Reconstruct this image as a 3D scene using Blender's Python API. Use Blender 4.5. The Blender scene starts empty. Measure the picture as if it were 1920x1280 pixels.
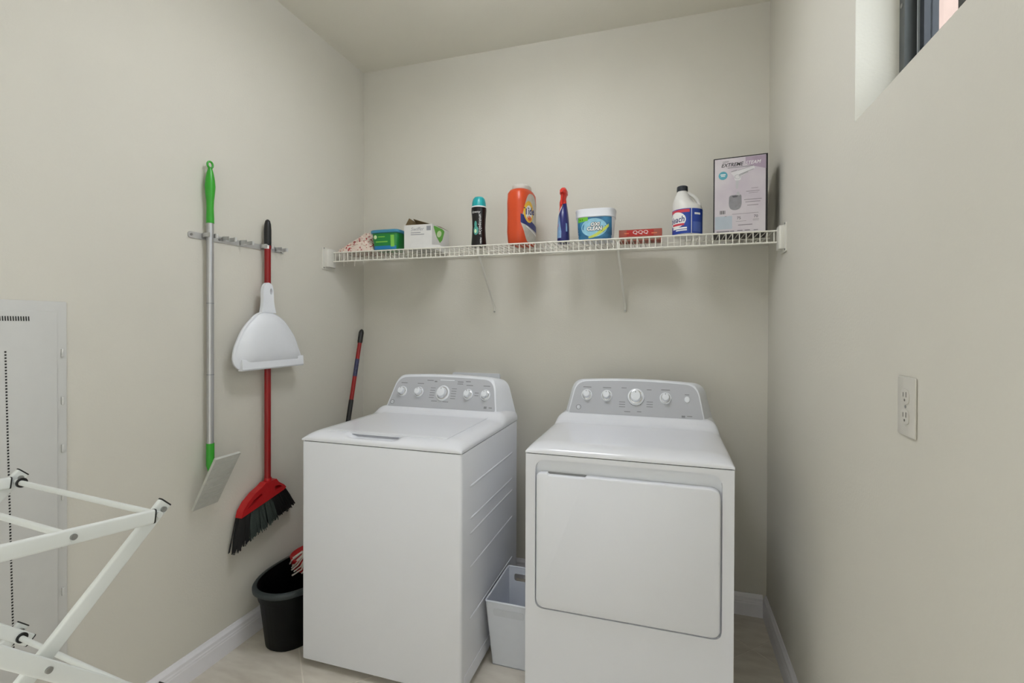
import bpy, bmesh, math, random
from mathutils import Vector, Matrix
from mathutils.geometry import tessellate_polygon
random.seed(7)
sc = bpy.context.scene
C = sc.collection
PI = math.pi

# ------------------------------------------------------------------ camera
def make_camera():
    yaw, pitch, roll, f, sy = 0.3067, -0.0061, 0.0032, 919.48, -22.85
    fw = Vector((-math.sin(yaw)*math.cos(pitch), math.cos(yaw)*math.cos(pitch), math.sin(pitch)))
    r0 = Vector((math.cos(yaw), math.sin(yaw), 0)); u0 = r0.cross(fw)
    r = r0*math.cos(roll)+u0*math.sin(roll); u = u0*math.cos(roll)-r0*math.sin(roll)
    cd = bpy.data.cameras.new('camera'); cd.sensor_width = 36; cd.sensor_fit = 'HORIZONTAL'
    cd.lens = f/1920*36; cd.shift_y = sy/1920; cd.clip_start = .02
    o = bpy.data.objects.new('camera', cd); C.objects.link(o)
    o.matrix_world = Matrix(((r.x, u.x, -fw.x, 1.725), (r.y, u.y, -fw.y, -2.5185), (r.z, u.z, -fw.z, 1.345), (0, 0, 0, 1)))
    sc.camera = o
make_camera()

# ------------------------------------------------------------------ world, light, exposure
world = bpy.data.worlds.new('world'); sc.world = world; world.use_nodes = True
bg = world.node_tree.nodes['Background']
bg.inputs[0].default_value = (.90, .96, 1.05, 1); bg.inputs[1].default_value = 5.5
ADDED_LAMP = 17.5
vs = sc.view_settings
vs.view_transform = 'Standard'; vs.look = 'None'; vs.gamma = 1; vs.use_curve_mapping = False
vs.exposure = 0.02
sc.cycles.diffuse_bounces = 5; sc.cycles.glossy_bounces = 2; sc.cycles.max_bounces = 8; sc.cycles.adaptive_threshold = .04

# ------------------------------------------------------------------ materials
def srgb(h):
    if isinstance(h, str):
        h = h.lstrip('#'); h = [int(h[i:i+2], 16)/255 for i in (0, 2, 4)]
    return tuple(c/12.92 if c <= .04045 else ((c+.055)/1.055)**2.4 for c in h)
MATS = {}
def mat(name, col, rough=.5, metal=0, spec=.5, noise=.03, nscale=30, bump=0, bscale=200, bdist=.001, trans=0, emit=0, coat=0, alpha=1, nstretch=None, col2=None):
    if name in MATS: return MATS[name]
    m = bpy.data.materials.new(name); m.use_nodes = True
    nt = m.node_tree; b = nt.nodes['Principled BSDF']
    col = srgb(col)
    tc = nt.nodes.new('ShaderNodeTexCoord'); n = nt.nodes.new('ShaderNodeTexNoise')
    n.inputs['Scale'].default_value = nscale; n.inputs['Detail'].default_value = 4
    src = tc.outputs['Object']
    if nstretch:
        mp = nt.nodes.new('ShaderNodeMapping'); mp.inputs['Scale'].default_value = nstretch
        nt.links.new(src, mp.inputs[0]); src = mp.outputs[0]
    nt.links.new(src, n.inputs['Vector'])
    rp = nt.nodes.new('ShaderNodeValToRGB')
    a, c = [tuple(max(0, x*(1+s*noise)) for x in col)+(1,) for s in (-1, 1)]
    if col2: c = srgb(col2)+(1,); a = col+(1,)
    rp.color_ramp.elements[0].position = .3; rp.color_ramp.elements[1].position = .7
    rp.color_ramp.elements[0].color = a; rp.color_ramp.elements[1].color = c
    nt.links.new(n.outputs['Fac'], rp.inputs[0]); nt.links.new(rp.outputs[0], b.inputs['Base Color'])
    b.inputs['Roughness'].default_value = rough; b.inputs['Metallic'].default_value = metal
    b.inputs['Specular IOR Level'].default_value = spec
    b.inputs['Transmission Weight'].default_value = trans; b.inputs['Coat Weight'].default_value = coat
    b.inputs['Alpha'].default_value = alpha
    if emit:
        b.inputs['Emission Color'].default_value = (.94, .975, 1.06, 1); b.inputs['Emission Strength'].default_value = emit
    if bump:
        n2 = nt.nodes.new('ShaderNodeTexNoise'); n2.inputs['Scale'].default_value = bscale; n2.inputs['Detail'].default_value = 2
        nt.links.new(src, n2.inputs['Vector'])
        bp = nt.nodes.new('ShaderNodeBump'); bp.inputs['Strength'].default_value = bump; bp.inputs['Distance'].default_value = bdist
        nt.links.new(n2.outputs['Fac'], bp.inputs['Height']); nt.links.new(bp.outputs[0], b.inputs['Normal'])
    MATS[name] = m
    return m
WALL = mat('wall_paint', '#D1CEC4', .75, spec=.25, noise=.012, nscale=3, bump=.35, bscale=130, bdist=.0015)
CEIL = mat('ceiling_paint', '#DEDBD0', .85, spec=.15, noise=.012, nscale=3, bump=.25, bscale=90, bdist=.002)
TRIM = mat('white_trim', '#E6E5EA', .4, noise=.01)
TILE = mat('beige_tile', '#C9C1B5', .4, noise=.1, nscale=7, col2='#DED8CC', bump=.05, bscale=40, nstretch=(1, 3.2, 1))
GROUT = mat('grout', '#E2DBD0', .9, noise=.05)
ENAMEL = mat('white_enamel', '#E5E7ED', .5, spec=.4, noise=.006, nscale=2)
PLASTIC = mat('white_plastic', '#E2E5EB', .35, noise=.008)
SILVER = mat('silver_panel', '#BBBDC3', .32, metal=.15, noise=.015, nscale=3)
KNOB = mat('knob_white', '#E4E7EC', .3, noise=.01)
CHROME = mat('chrome', '#C8C8CA', .18, metal=.9, noise=.02)
DARK = mat('black_plastic', '#161616', .4, noise=.1)
GASKET = mat('dark_gap', '#3A3A3A', .8)
GLOSS = mat('glossy_white_top', '#E5E7ED', .16, noise=.006, nscale=2)
SLIT_SHADE = mat('painted_slit_shade', '#8A8A8A', .6)  # grey that stands for the shade in the finger slits
MARK = mat('grey_print', '#85868A', .6)
STEEL = mat('brushed_steel', '#BEBEBC', .35, metal=.35, noise=.04)
SCREW = mat('screw_zinc', '#9B9C99', .35, metal=.6)
RACKW = mat('white_coated_tube', '#DADEDC', .4, noise=.01)
WIRE = mat('white_vinyl_wire', '#E2E0D6', .4, noise=.01)
BRACKET = mat('bracket_white', '#D6D4CC', .45, noise=.01)
ALU = mat('brushed_aluminium', '#B9BABC', .3, metal=.7, noise=.03)
GREEN = mat('green_plastic', '#35A02C', .35, noise=.05)
REDP = mat('red_plastic', '#B4141A', .35, noise=.05)
REDPOLE = mat('red_pole', '#8E0D10', .3, noise=.05)
BRIS_K = mat('black_bristle', '#0E0D0D', .8, noise=.2, nscale=300)
BRIS_G = mat('grey_green_bristle', '#3A433F', .85, noise=.3, nscale=300)
MOPGREY = mat('grey_mop_pad', '#BFC0BA', .7, noise=.04, nscale=60, bump=.2, bscale=300)
BUCKET = mat('bucket_black', '#070909', .5, spec=.2, noise=.1)
BUCKRIM = mat('bucket_rim', '#2E3638', .5, noise=.1)
STRAND = mat('mop_strand_white', '#CFC8C0', .9, noise=.1, nscale=200)
BINW = mat('bin_white', '#D8DCE4', .45, noise=.01)
GREYSTRIP = mat('grey_weatherstrip', '#8E9496', .6)
FRAMEG = mat('bronze_frame', '#55595A', .4, metal=.3, noise=.05)
SASH = mat('dark_sash', '#161D26', .4, noise=.1)
def pane_glass():
    m = bpy.data.materials.new('window_glass'); m.use_nodes = True; nt = m.node_tree; nt.nodes.clear()
    o = nt.nodes.new('ShaderNodeOutputMaterial'); mx = nt.nodes.new('ShaderNodeMixShader'); fr = nt.nodes.new('ShaderNodeFresnel'); fr.inputs[0].default_value = 1.45
    tr = nt.nodes.new('ShaderNodeBsdfTransparent'); gl = nt.nodes.new('ShaderNodeBsdfGlossy'); gl.inputs['Roughness'].default_value = .02
    tr.inputs[0].default_value = (.96, .97, .96, 1)
    mx.inputs[0].default_value = .07; nt.nodes.remove(fr); nt.links.new(tr.outputs[0], mx.inputs[1]); nt.links.new(gl.outputs[0], mx.inputs[2]); nt.links.new(mx.outputs[0], o.inputs[0])
    return m
GLASS = pane_glass()
STUCCO = mat('pink_stucco', '#7C675C', .9, noise=.05, nscale=4, bump=.3, bscale=60)
LAMPGLASS = mat('added_lamp_diffuser', '#FFFFFF', .5, emit=ADDED_LAMP)

# ------------------------------------------------------------------ mesh helpers
class MB:
    def __init__(s): s.v = []; s.f = []
    def add(s, vs, fs):
        o = len(s.v); s.v += [tuple(v) for v in vs]; s.f += [tuple(i+o for i in f) for f in fs]; return s
    def box(s, x0, x1, y0, y1, z0, z1):
        return s.add([(x, y, z) for z in (z0, z1) for y in (y0, y1) for x in (x0, x1)],
                     [(0, 2, 3, 1), (4, 5, 7, 6), (0, 1, 5, 4), (2, 6, 7, 3), (0, 4, 6, 2), (1, 3, 7, 5)])
    def loft(s, rings, cap0=True, cap1=True, closed=True):
        n = len(rings[0]); vs = [p for r in rings for p in r]; fs = []
        for k in range(len(rings)-1):
            for i in range(n if closed else n-1):
                j = (i+1) % n; fs.append((k*n+i, k*n+j, (k+1)*n+j, (k+1)*n+i))
        if cap0: fs.append(tuple(range(n))[::-1])
        if cap1: fs.append(tuple((len(rings)-1)*n+i for i in range(n)))
        return s.add(vs, fs)
    def cyl(s, p0, p1, r0, r1=None, n=16, caps=True):
        return s.tube([p0, p1], [r0, r0 if r1 is None else r1], n, caps)
    def tube(s, pts, rad, n=8, caps=True, flat=None):
        pts = [Vector(p) for p in pts]
        if not isinstance(rad, (list, tuple)): rad = [rad]*len(pts)
        rings = []; prev = None
        for i, p in enumerate(pts):
            t = (pts[min(i+1, len(pts)-1)]-pts[max(i-1, 0)])
            t = t.normalized() if t.length > 1e-9 else Vector((0, 0, 1))
            if prev is None:
                a = Vector((0, 0, 1)) if abs(t.z) < .9 else Vector((1, 0, 0))
                if flat: a = Vector(flat[0])
                a = (a-t*a.dot(t)).normalized()
            else: a = (prev-t*prev.dot(t)).normalized()
            prev = a; b = t.cross(a); k = flat[1] if flat else 1
            rings.append([p+a*rad[i]*math.cos(q)+b*rad[i]*k*math.sin(q) for q in [2*PI*j/n for j in range(n)]])
        return s.loft(rings, caps, caps)
    def rbox(s, x0, x1, y0, y1, z0, z1, r=.005, seg=3, bev=None, axis='z'):
        """box with rounded corners around one axis and bevelled rims"""
        e = r*.5 if bev is None else bev
        lim = {'z': (x0, x1, y0, y1, z0, z1), 'y': (x0, x1, z0, z1, y0, y1), 'x': (y0, y1, z0, z1, x0, x1)}[axis]
        a0, a1, b0, b1, c0, c1 = lim
        def ring(i, c):
            pts = rounded([(a0+i, b0+i), (a1-i, b0+i), (a1-i, b1-i), (a0+i, b1-i)], [max(r-i, .0005)]*4, seg)
            if axis == 'z': return [(p[0], p[1], c) for p in pts]
            if axis == 'y': return [(p[0], c, p[1]) for p in pts][::-1]
            return [(c, p[0], p[1]) for p in pts]
        return s.loft([ring(e, c0), ring(e*.3, c0+e*.3), ring(0, c0+e), ring(0, c1-e), ring(e*.3, c1-e*.3), ring(e, c1)])
    def prism(s, outer, holes, fn, t0, t1):
        """extruded polygon with holes; fn(a,b,t) gives the point"""
        loops = [list(outer)]+[list(h) for h in holes]
        flat = [p for l in loops for p in l]
        tri = tessellate_polygon([[Vector((p[0], p[1], 0)) for p in l] for l in loops])
        n = len(flat)
        vs = [fn(p[0], p[1], t0) for p in flat]+[fn(p[0], p[1], t1) for p in flat]
        fs = [tuple(t) for t in tri]+[tuple(i+n for i in t)[::-1] for t in tri]
        o = 0
        for l in loops:
            m = len(l)
            for i in range(m): fs.append((o+i, o+(i+1) % m, n+o+(i+1) % m, n+o+i))
            o += m
        return s.add(vs, fs)
def rounded(pts, rad, seg=4):
    out = []; n = len(pts)
    for i in range(n):
        p = Vector(pts[i][:2]); a = Vector(pts[i-1][:2]); b = Vector(pts[(i+1) % n][:2])
        r = rad[i] if isinstance(rad, (list, tuple)) else rad
        da = (a-p); db = (b-p); r2 = min(r, da.length*.49, db.length*.49)
        A = p+da.normalized()*r2; B = p+db.normalized()*r2
        for k in range(seg+1):
            t = k/seg; w = (1-t)**2, 2*t*(1-t)*1.0, t*t
            q = A*w[0]+p*w[1]+B*w[2]
            # pull bezier towards a circle arc
            out.append((q.x, q.y))
    return out
def ellipse(cx, cy, rx, ry, n=24, p=2.0):
    o = []
    for i in range(n):
        a = 2*PI*i/n; c, s = math.cos(a), math.sin(a)
        o.append((cx+rx*math.copysign(abs(c)**(2/p), c), cy+ry*math.copysign(abs(s)**(2/p), s)))
    return o
def link(name, me, m, parent=None, smooth=True, angle=35):
    o = bpy.data.objects.new(name, me); C.objects.link(o)
    if m: me.materials.append(m)
    if smooth:
        me.polygons.foreach_set('use_smooth', [True]*len(me.polygons))
        me.set_sharp_from_angle(angle=math.radians(angle))
    if parent:
        o.parent = parent
        # meshes are written in world coordinates: cancel the empty's location
        mw = parent
        off = Vector((0, 0, 0))
        while mw: off += mw.location; mw = mw.parent
        o.location = -off
    return o
def build(name, mb, m, parent=None, smooth=True, angle=35):
    me = bpy.data.meshes.new(name); me.from_pydata(mb.v, [], mb.f)
    bm = bmesh.new(); bm.from_mesh(me); bmesh.ops.recalc_face_normals(bm, faces=bm.faces); bm.to_mesh(me); bm.free()
    return link(name, me, m, parent, smooth, angle)
def tag(o, label, cat, group=None):
    o['label'] = label; o['category'] = cat
    if group: o['group'] = group
    return o
def thing(name, loc, label, cat, group=None):
    o = bpy.data.objects.new(name, None); C.objects.link(o); o.location = loc; o.empty_display_size = .05
    return tag(o, label, cat, group)
def struct(name, mb, m, smooth=False, parent=None):
    o = build(name, mb, m, parent, smooth)
    o['kind'] = 'structure'
    return o
# ---- flat print laid on a surface S(u, v, eps)
def grid_rect(u0, u1, v0, v1, nu=8, nv=6, shear=0):
    V = [(u0+(u1-u0)*i/nu+shear*(v0+(v1-v0)*j/nv), v0+(v1-v0)*j/nv) for j in range(nv+1) for i in range(nu+1)]
    F = [(j*(nu+1)+i, j*(nu+1)+i+1, (j+1)*(nu+1)+i+1, (j+1)*(nu+1)+i) for j in range(nv) for i in range(nu)]
    return V, F
def grid_disc(uc, vc, ru, rv, nt=24, nr=3, r0=0.0, rot=0):
    V = []; F = []
    for k in range(nr+1):
        q = r0+(1-r0)*k/nr
        for i in range(nt):
            a = 2*PI*i/nt; x, y = ru*q*math.cos(a), rv*q*math.sin(a)
            V.append((uc+x*math.cos(rot)-y*math.sin(rot), vc+x*math.sin(rot)+y*math.cos(rot)))
    for k in range(nr):
        for i in range(nt):
            j = (i+1) % nt; F.append((k*nt+i, k*nt+j, (k+1)*nt+j, (k+1)*nt+i))
    return V, F
def grid_band(us, lo, hi, nv=4):
    V = []; F = []; n = len(us)
    for j in range(nv+1):
        for i in range(n): V.append((us[i], lo[i]+(hi[i]-lo[i])*j/nv))
    for j in range(nv):
        for i in range(n-1): F.append((j*n+i, j*n+i+1, (j+1)*n+i+1, (j+1)*n+i))
    return V, F
def decal(name, shapes, S, eps, m, parent):
    mb = MB()
    if isinstance(shapes, tuple): shapes = [shapes]
    for V, F in shapes: mb.add([S(u, v, eps) for u, v in V], F)
    me = bpy.data.meshes.new(name); me.from_pydata(mb.v, [], mb.f)
    return link(name, me, m, parent, True, 60)
def text_shape(body, u, v, size, shear=0, rot=0, squeeze=1, bold=0, align='CENTER'):
    cu = bpy.data.curves.new('lettering', 'FONT'); cu.body = body; cu.size = size; cu.shear = shear
    cu.align_x = align; cu.align_y = 'CENTER'; cu.offset = bold; cu.resolution_u = 2
    o = bpy.data.objects.new('lettering_source', cu)
    me = bpy.data.meshes.new_from_object(o)
    c, s = math.cos(rot), math.sin(rot)
    V = [(u+(p.co.x*squeeze)*c-p.co.y*s, v+(p.co.x*squeeze)*s+p.co.y*c) for p in me.vertices]
    F = [tuple(p.vertices) for p in me.polygons]
    bpy.data.objects.remove(o); bpy.data.curves.remove(cu); bpy.data.meshes.remove(me)
    return V, F

# ================================================================== ROOM
W, H, YF = 2.169, 2.845, -2.95
YS, ZS, YE, ZT = -1.09, 1.858, -1.95, 2.40     # window opening in the right wall
T = .16
struct('wall_left', MB().box(-.12, 0, YF, 0, 0, H), WALL)
struct('wall_back', MB().box(-.12, W+T, 0, .12, 0, H), WALL)
wr = MB().box(W, W+T, YF, 0, 0, ZS).box(W, W+T, YF, 0, ZT, H).box(W, W+T, YS, 0, ZS, ZT).box(W, W+T, YF, YE, ZS, ZT)
struct('wall_right', wr, WALL)
DX0, DX1, DZ1 = .30, 2.07, 2.25      # wide opening and hall behind the camera, unseen, invented to carry fill light
struct('wall_front', MB().box(-.12, DX0, YF-.12, YF, 0, H).box(DX1, W+T, YF-.12, YF, 0, H).box(DX0, DX1, YF-.12, YF, DZ1, H), WALL)
struct('wall_hall_added', MB().box(-1.6, 3.9, -4.72, -4.6, 0, H), WALL)
struct('ceiling_hall_added', MB().box(-1.6, 3.9, -4.72, YF-.12, H, H+.1), CEIL)
struct('floor_hall_added', MB().box(-1.6, 3.9, -4.72, YF-.12, -.06, -.0005), TILE)
struct('ceiling', MB().box(-.12, W+T, YF-.12, .12, H, H+.1), CEIL)
floor = struct('floor', MB().box(-.12, W+T, YF-.12, .12, -.06, -.0012), GROUT)
# diagonal floor tiles, clipped to the room
def clip(poly, ax, val, keep_less):
    out = []
    for i in range(len(poly)):
        a, b = poly[i], poly[(i+1) % len(poly)]
        ia = (a[ax] <= val) if keep_less else (a[ax] >= val); ib = (b[ax] <= val) if keep_less else (b[ax] >= val)
        if ia: out.append(a)
        if ia != ib:
            t = (val-a[ax])/(b[ax]-a[ax]); out.append((a[0]+(b[0]-a[0])*t, a[1]+(b[1]-a[1])*t))
    return out
TS, J = .5603, .0026
k = math.sqrt(.5)
for i in range(-9, 7):
    for j in range(-9, 11):
        quad = []
        for (a, b) in ((J, J), (TS-J, J), (TS-J, TS-J), (J, TS-J)):
            d1, d2 = i*TS+a, j*TS+b
            quad.append((2.07+(d1+d2)*k, -.27+(d1-d2)*k))
        for ax, val, less in ((0, 0.0, False), (0, W, True), (1, YF, False), (1, 0.0, True)):
            if quad: quad = clip(quad, ax, val, less)
        if len(quad) < 3: continue
        ar = abs(sum(quad[q][0]*quad[(q+1) % len(quad)][1]-quad[(q+1) % len(quad)][0]*quad[q][1] for q in range(len(quad))))/2
        if ar < .002: continue
        z = random.uniform(-.0004, .0003)
        mb = MB().loft([[(p[0], p[1], -.003) for p in quad], [(p[0], p[1], z) for p in quad]])
        build('tile', mb, TILE, floor, False)
# baseboards
BP = [(0, 0), (.016, 0), (.016, .058), (.0145, .062), (.0145, .068), (.0125, .073), (.0125, .085), (.007, .094), (.004, .101), (0, .101)]
def baseboard(name, fn, a, b):
    struct(name, MB().loft([[fn(a, d, z) for d, z in BP], [fn(b, d, z) for d, z in BP]]), TRIM)
baseboard('baseboard_left', lambda t, d, z: (d, t, z), YF, 0)
baseboard('baseboard_right', lambda t, d, z: (W-d, t, z), YF, 0)
baseboard('baseboard_back', lambda t, d, z: (t, -d, z), .0165, W-.0165)
baseboard('baseboard_front', lambda t, d, z: (t, YF+d, z), .0165, .30)
# window
xw = W+.092
win = bpy.data.objects.new('window_1', None); C.objects.link(win); win.location = (xw, (YS+YE)/2, ZS); win['kind'] = 'structure'
fr = MB().box(xw, xw+.06, YS-.028, YS, ZS, ZT).box(xw, xw+.06, YE, YE+.028, ZS, ZT).box(xw, xw+.06, YE, YS, ZS, ZS+.034).box(xw, xw+.06, YE, YS, ZT-.034, ZT)
build('window_frame', fr, FRAMEG, win, False)
ya, yb = YS-.028, YE+.028
sa = MB()
for y0, y1 in ((ya-.040, ya-.016), ((ya+yb)/2-.02, (ya+yb)/2+.02), (yb+.008, yb+.032)): sa.box(xw+.022, xw+.05, y0, y1, ZS+.034, ZT-.034)
sa.box(xw+.022, xw+.05, yb, ya, ZS+.034, ZS+.06).box(xw+.022, xw+.05, yb, ya, ZT-.06, ZT-.034)
build('sash', sa, SASH, win, False)
build('track_recess_shade', MB().box(xw+.034, xw+.052, ya-.016, ya, ZS+.034, ZT-.034), mat('recess_shade_black', '#050505', .95, spec=.1), win, False)  # near-black filling paints the shade of the gap beside the sash
build('weatherstrip', MB().box(xw+.018, xw+.022, ya-.020, ya-.016, ZS+.034, ZT-.034), GREYSTRIP, win, False)
build('pane', MB().box(xw+.034, xw+.038, (ya+yb)/2+.02, ya-.040, ZS+.06, ZT-.06), GLASS, win, False)
build('pane', MB().box(xw+.034, xw+.038, yb+.032, (ya+yb)/2-.02, ZS+.06, ZT-.06), GLASS, win, False)
build('screw', MB().cyl((xw, YS-.014, 2.12), (xw-.002, YS-.014, 2.12), .0055, n=14), SCREW, win)
# neighbouring house outside the window
struct('wall_outside', MB().box(4.2, 4.5, 2.6, 9, -.05, 7).box(4.2, 9, 2.6, 2.9, -.05, 7), STUCCO)
# invented lamp, unseen above the camera's view, bowl flattened to spread its light
LX, LY, LZ = 1.15, -1.15, 2.72
cl = thing('added_ceiling_lamp', (LX, LY, H), 'added unseen flat frosted glass bowl lamp hanging from a short rod on the ceiling', 'lamp')
build('canopy', MB().cyl((LX, LY, H), (LX, LY, H-.025), .07, .06, n=32), PLASTIC, cl)
build('rod', MB().cyl((LX, LY, H-.02), (LX, LY, LZ+.04), .012, n=12), PLASTIC, cl)
build('holder', MB().cyl((LX, LY, LZ+.08), (LX, LY, LZ+.046), .05, n=24), PLASTIC, cl)
build('globe', MB().loft([[(LX+.24*math.sin(q)*math.cos(a), LY+.24*math.sin(q)*math.sin(a), LZ+.03*math.cos(q)) for a in [2*PI*k_/24 for k_ in range(24)]] for q in [.3+(PI-.35)*k_/12 for k_ in range(13)]]), LAMPGLASS, cl, angle=180)

# ================================================================== WASHER AND DRYER
def deck_mesh(x0, y0, z0, w, d, rise, edge, scoop=None, cove=None, sub=(0, 1, 0, 1), lift=0.0, n=44, skirt=.01):
    xs = sorted(set([sub[0]*w+(sub[1]-sub[0])*w*(.5-.5*math.cos(PI*i/n)) for i in range(n+1)]))
    ys = sorted(set([sub[2]*d+(sub[3]-sub[2])*d*(.5-.5*math.cos(PI*i/n)) for i in range(n+1)]))
    def f(t): t = max(0, min(1, t)); return math.sqrt(max(0, 1-(1-t)**2.2))
    def g(t): t = max(0, min(1, t)); return t*t*(3-2*t)
    def h(x, y):
        z = z0+.006+rise*f(x/edge)*f((w-x)/edge)*f(y/edge)
        if cove and y > cove[0]-.06: z += cove[1]*g((y-cove[0]+.06)/.07)**1.3*f(x/.05)*f((w-x)/.05)
        if scoop and not lift:
            a0, a1, b0, b1, dp = scoop
            z -= dp*g((x-a0)/.03)*g((a1-x)/.03)*g((y-b0)/.028)*g((b1+.02-y)/.012)
        return z+lift
    mb = MB(); V = [(x0+x, y0+y, h(x, y)) for y in ys for x in xs]; nx, ny = len(xs), len(ys)
    F = [(j*nx+i, j*nx+i+1, (j+1)*nx+i+1, (j+1)*nx+i) for j in range(ny-1) for i in range(nx-1)]
    loop = [i for i in range(nx)]+[j*nx+nx-1 for j in range(1, ny)]+[(ny-1)*nx+i for i in range(nx-2, -1, -1)]+[j*nx for j in range(ny-2, 0, -1)]
    o = len(V)
    for q in loop: p = V[q]; V.append((p[0], p[1], (z0 if not lift else p[2]-skirt)))
    m = len(loop)
    F += [(loop[q], loop[(q+1) % m], o+(q+1) % m, o+q) for q in range(m)]
    F.append(tuple(o+q for q in range(m)))
    return mb.add(V, F), h
def console_rings(x0, y0, zb, zt, fy_b, fy_t, xb, xt, grow, back, arch):
    """trapezoid console: front outline, shoulder, wider back"""
    def outline(xb, xt, zb, zt, inset=0):
        pts = rounded([(xb[0]+inset, zb+inset*.6), (xb[1]-inset, zb+inset*.6), (xt[1]-inset, zt-inset), (xt[0]+inset, zt-inset)], [.008, .008, .045, .045], 8)
        c = (xb[0]+xb[1])/2; hw = (xb[1]-xb[0])/2; out = []
        # densify the long top edge so the arch shows
        dense = []
        for i, p in enumerate(pts):
            q = pts[(i+1) % len(pts)]; dense.append(p)
            if i % 9 == 8:
                for t in range(1, 12): dense.append((p[0]+(q[0]-p[0])*t/12, p[1]+(q[1]-p[1])*t/12))
        for x, z in dense:
            s = max(0, min(1, (z-zb)/(zt-zb))); out.append((x, z+arch*s*(1-((x-c)/hw)**2)))
        return out
    tilt = (fy_t-fy_b)/(zt-zb)
    rings = []
    for inset, dy, g in ((.010, 0, 0), (.003, .002, 0), (0, .010, 0), (0, .03, grow*.35), (0, back-fy_b, grow)):
        o = outline((xb[0]-g, xb[1]+g), (xt[0]-g*.7, xt[1]+g*.7), zb-(.02 if dy > .005 else 0), zt-(.012 if dy > .05 else 0), inset)
        ring = []
        for x, z in o:
            y = fy_b+dy+(max(z, zb)-zb)*tilt
            if dy > .05: y = back
            ring.append((x0+x, y0+y, z))
        rings.append(ring)
    face = lambda u, v, e: (x0+u, y0+fy_b+(v-zb)*tilt-e*.91, v+e*.41)
    return rings, outline, face
def knob(parent, S, u, v, r, name='knob'):
    def P(du, dv, e): return S(u+du, v+dv, e)
    mb = MB(); n = 28
    prof = [(r*1.45, .0005), (r*1.45, .004), (r*1.3, .006)]
    ring = build(name, MB().loft([[P(q*math.cos(a), q*math.sin(a), e) for a in [2*PI*i/n for i in range(n)]] for q, e in prof]), KNOB, parent)
    prof = [(r*1.02, .005), (r, .012), (r*.92, .024), (r*.8, .028), (r*.4, .029)]
    build('dial', MB().loft([[P(q*math.cos(a), q*math.sin(a), e) for a in [2*PI*i/n for i in range(n)]] for q, e in prof]), KNOB, ring)
    build('trim_ring', MB().loft([[P(q*math.cos(a), q*math.sin(a), e) for a in [2*PI*i/n for i in range(n)]] for q, e in ((r*1.16, .0055), (r*1.16, .0075), (r*1.04, .0085))]), CHROME, ring)
    build('pointer', MB().add([P(-.0012, r*.45, .0293), P(.0012, r*.45, .0293), P(.0012, r*.78, .0288), P(-.0012, r*.78, .0288)], [(0, 1, 2, 3)]), MARK, ring, False)
def marks(name, S, parent, lst, m=MARK):
    o = decal(name, [grid_rect(u-w/2, u+w/2, v-h/2, v+h/2, 1, 1) for u, v, w, h in lst], S, .0012, m, parent); o['kind'] = 'stuff'
def appliance_base(t, x0, y0, w, d, z0, z1, name='cabinet', front=0.0):
    c = build(name, MB().rbox(x0, x0+w, y0+front, y0+d, z0, z1, .014, 5, bev=.002), ENAMEL, t)
    for fx in (.05, w-.05):
        for fy in (.06, d-.06):
            build('foot', MB().cyl((x0+fx, y0+fy, 0), (x0+fx, y0+fy, z0+.004), .018, n=14), DARK, t)
    return c
# ---- washer
WX, WY, WZ, WW, WD = .349, -.922, .8925, .685, .678
w = thing('washing_machine', (WX+WW/2, WY+WD/2, 0), 'white top-loading washing machine with five knobs on its grey console', 'washing machine')
cab = appliance_base(w, WX, WY, WW, WD, .0285, WZ-.003)
build('seam', MB().rbox(WX+.004, WX+WW-.004, WY+.004, WY+WD-.004, WZ-.004, WZ+.001, .012, 4, bev=.0002), GASKET, w)
top, hW = deck_mesh(WX, WY, WZ, WW, WD, .030, .075, scoop=(.185, .425, .006, .052, .016), cove=(.515, .026), n=60)
deck = build('top_deck', top, GLOSS, w, angle=50)
lidm, _ = deck_mesh(WX, WY, WZ, WW, WD, .030, .075, sub=(.115, .885, .074, .70), lift=.0025, skirt=.009, cove=(.515, .026))
lid = build('lid', lidm, GLOSS, w, angle=50)
build('lid_slit_shade', MB().box(WX+.215, WX+.398, WY+.0515, WY+.056, WZ+.028, WZ+.0315), SLIT_SHADE, lid, False)  # grey strip painted as the shaded slit under the lid edge
build('lid_bumper', MB().cyl((WX+.578, WY+.585, WZ+.03), (WX+.578, WY+.585, WZ+.046), .004, n=10), GASKET, w)
rings, outl, face = console_rings(WX, WY, .945, 1.095, .515, .585, (.055, .636), (.085, .606), .042, .674, .012)
cons = build('console', MB().loft(rings), PLASTIC, w, angle=40)
pts = outl((.055, .636), (.085, .606), .947, 1.095, .010)
build('control_panel', MB().prism(pts, [], lambda a, b, t: face(a, b, t), .0002, .0011), SILVER, cons, False)
for u, r in ((.130, .0165), (.221, .0165), (.348, .024), (.480, .0165), (.567, .0165)): knob(cons, face, u, 1.022, r)
m_ = []
for u in (.130, .221, .480, .567): m_ += [(u, 1.062, .034, .0035)]
for i in range(5):
    m_ += [(.292, 1.0+i*.011, .026, .0028), (.404, 1.0+i*.011, .026, .0028)]
m_ += [(.31, .985, .03, .003), (.37, .984, .03, .003), (.27, 1.078, .035, .0035), (.30, 1.074, .014, .006), (.43, 1.076, .03, .004), (.47, 1.079, .025, .004), (.43, 1.067, .03, .0035), (.522, 1.03, .02, .003), (.522, 1.018, .02, .003), (.575, .968, .014, .01), (.6, .968, .016, .004)]
marks('panel_printing', face, cons, m_)
marks('brand_strip', face, cons, [(.36, 1.082, .075, .004)], KNOB)
lg = decal('emblem', [grid_disc(.087, .972, .0115, .0105, 24, 1, .72), text_shape('GE', .087, .972, .012, .2)], face, .0016, MARK, cons)
decal('emblem_disc', grid_disc(.087, .972, .0115, .0105, 24, 2), face, .0013, KNOB, cons)
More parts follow.
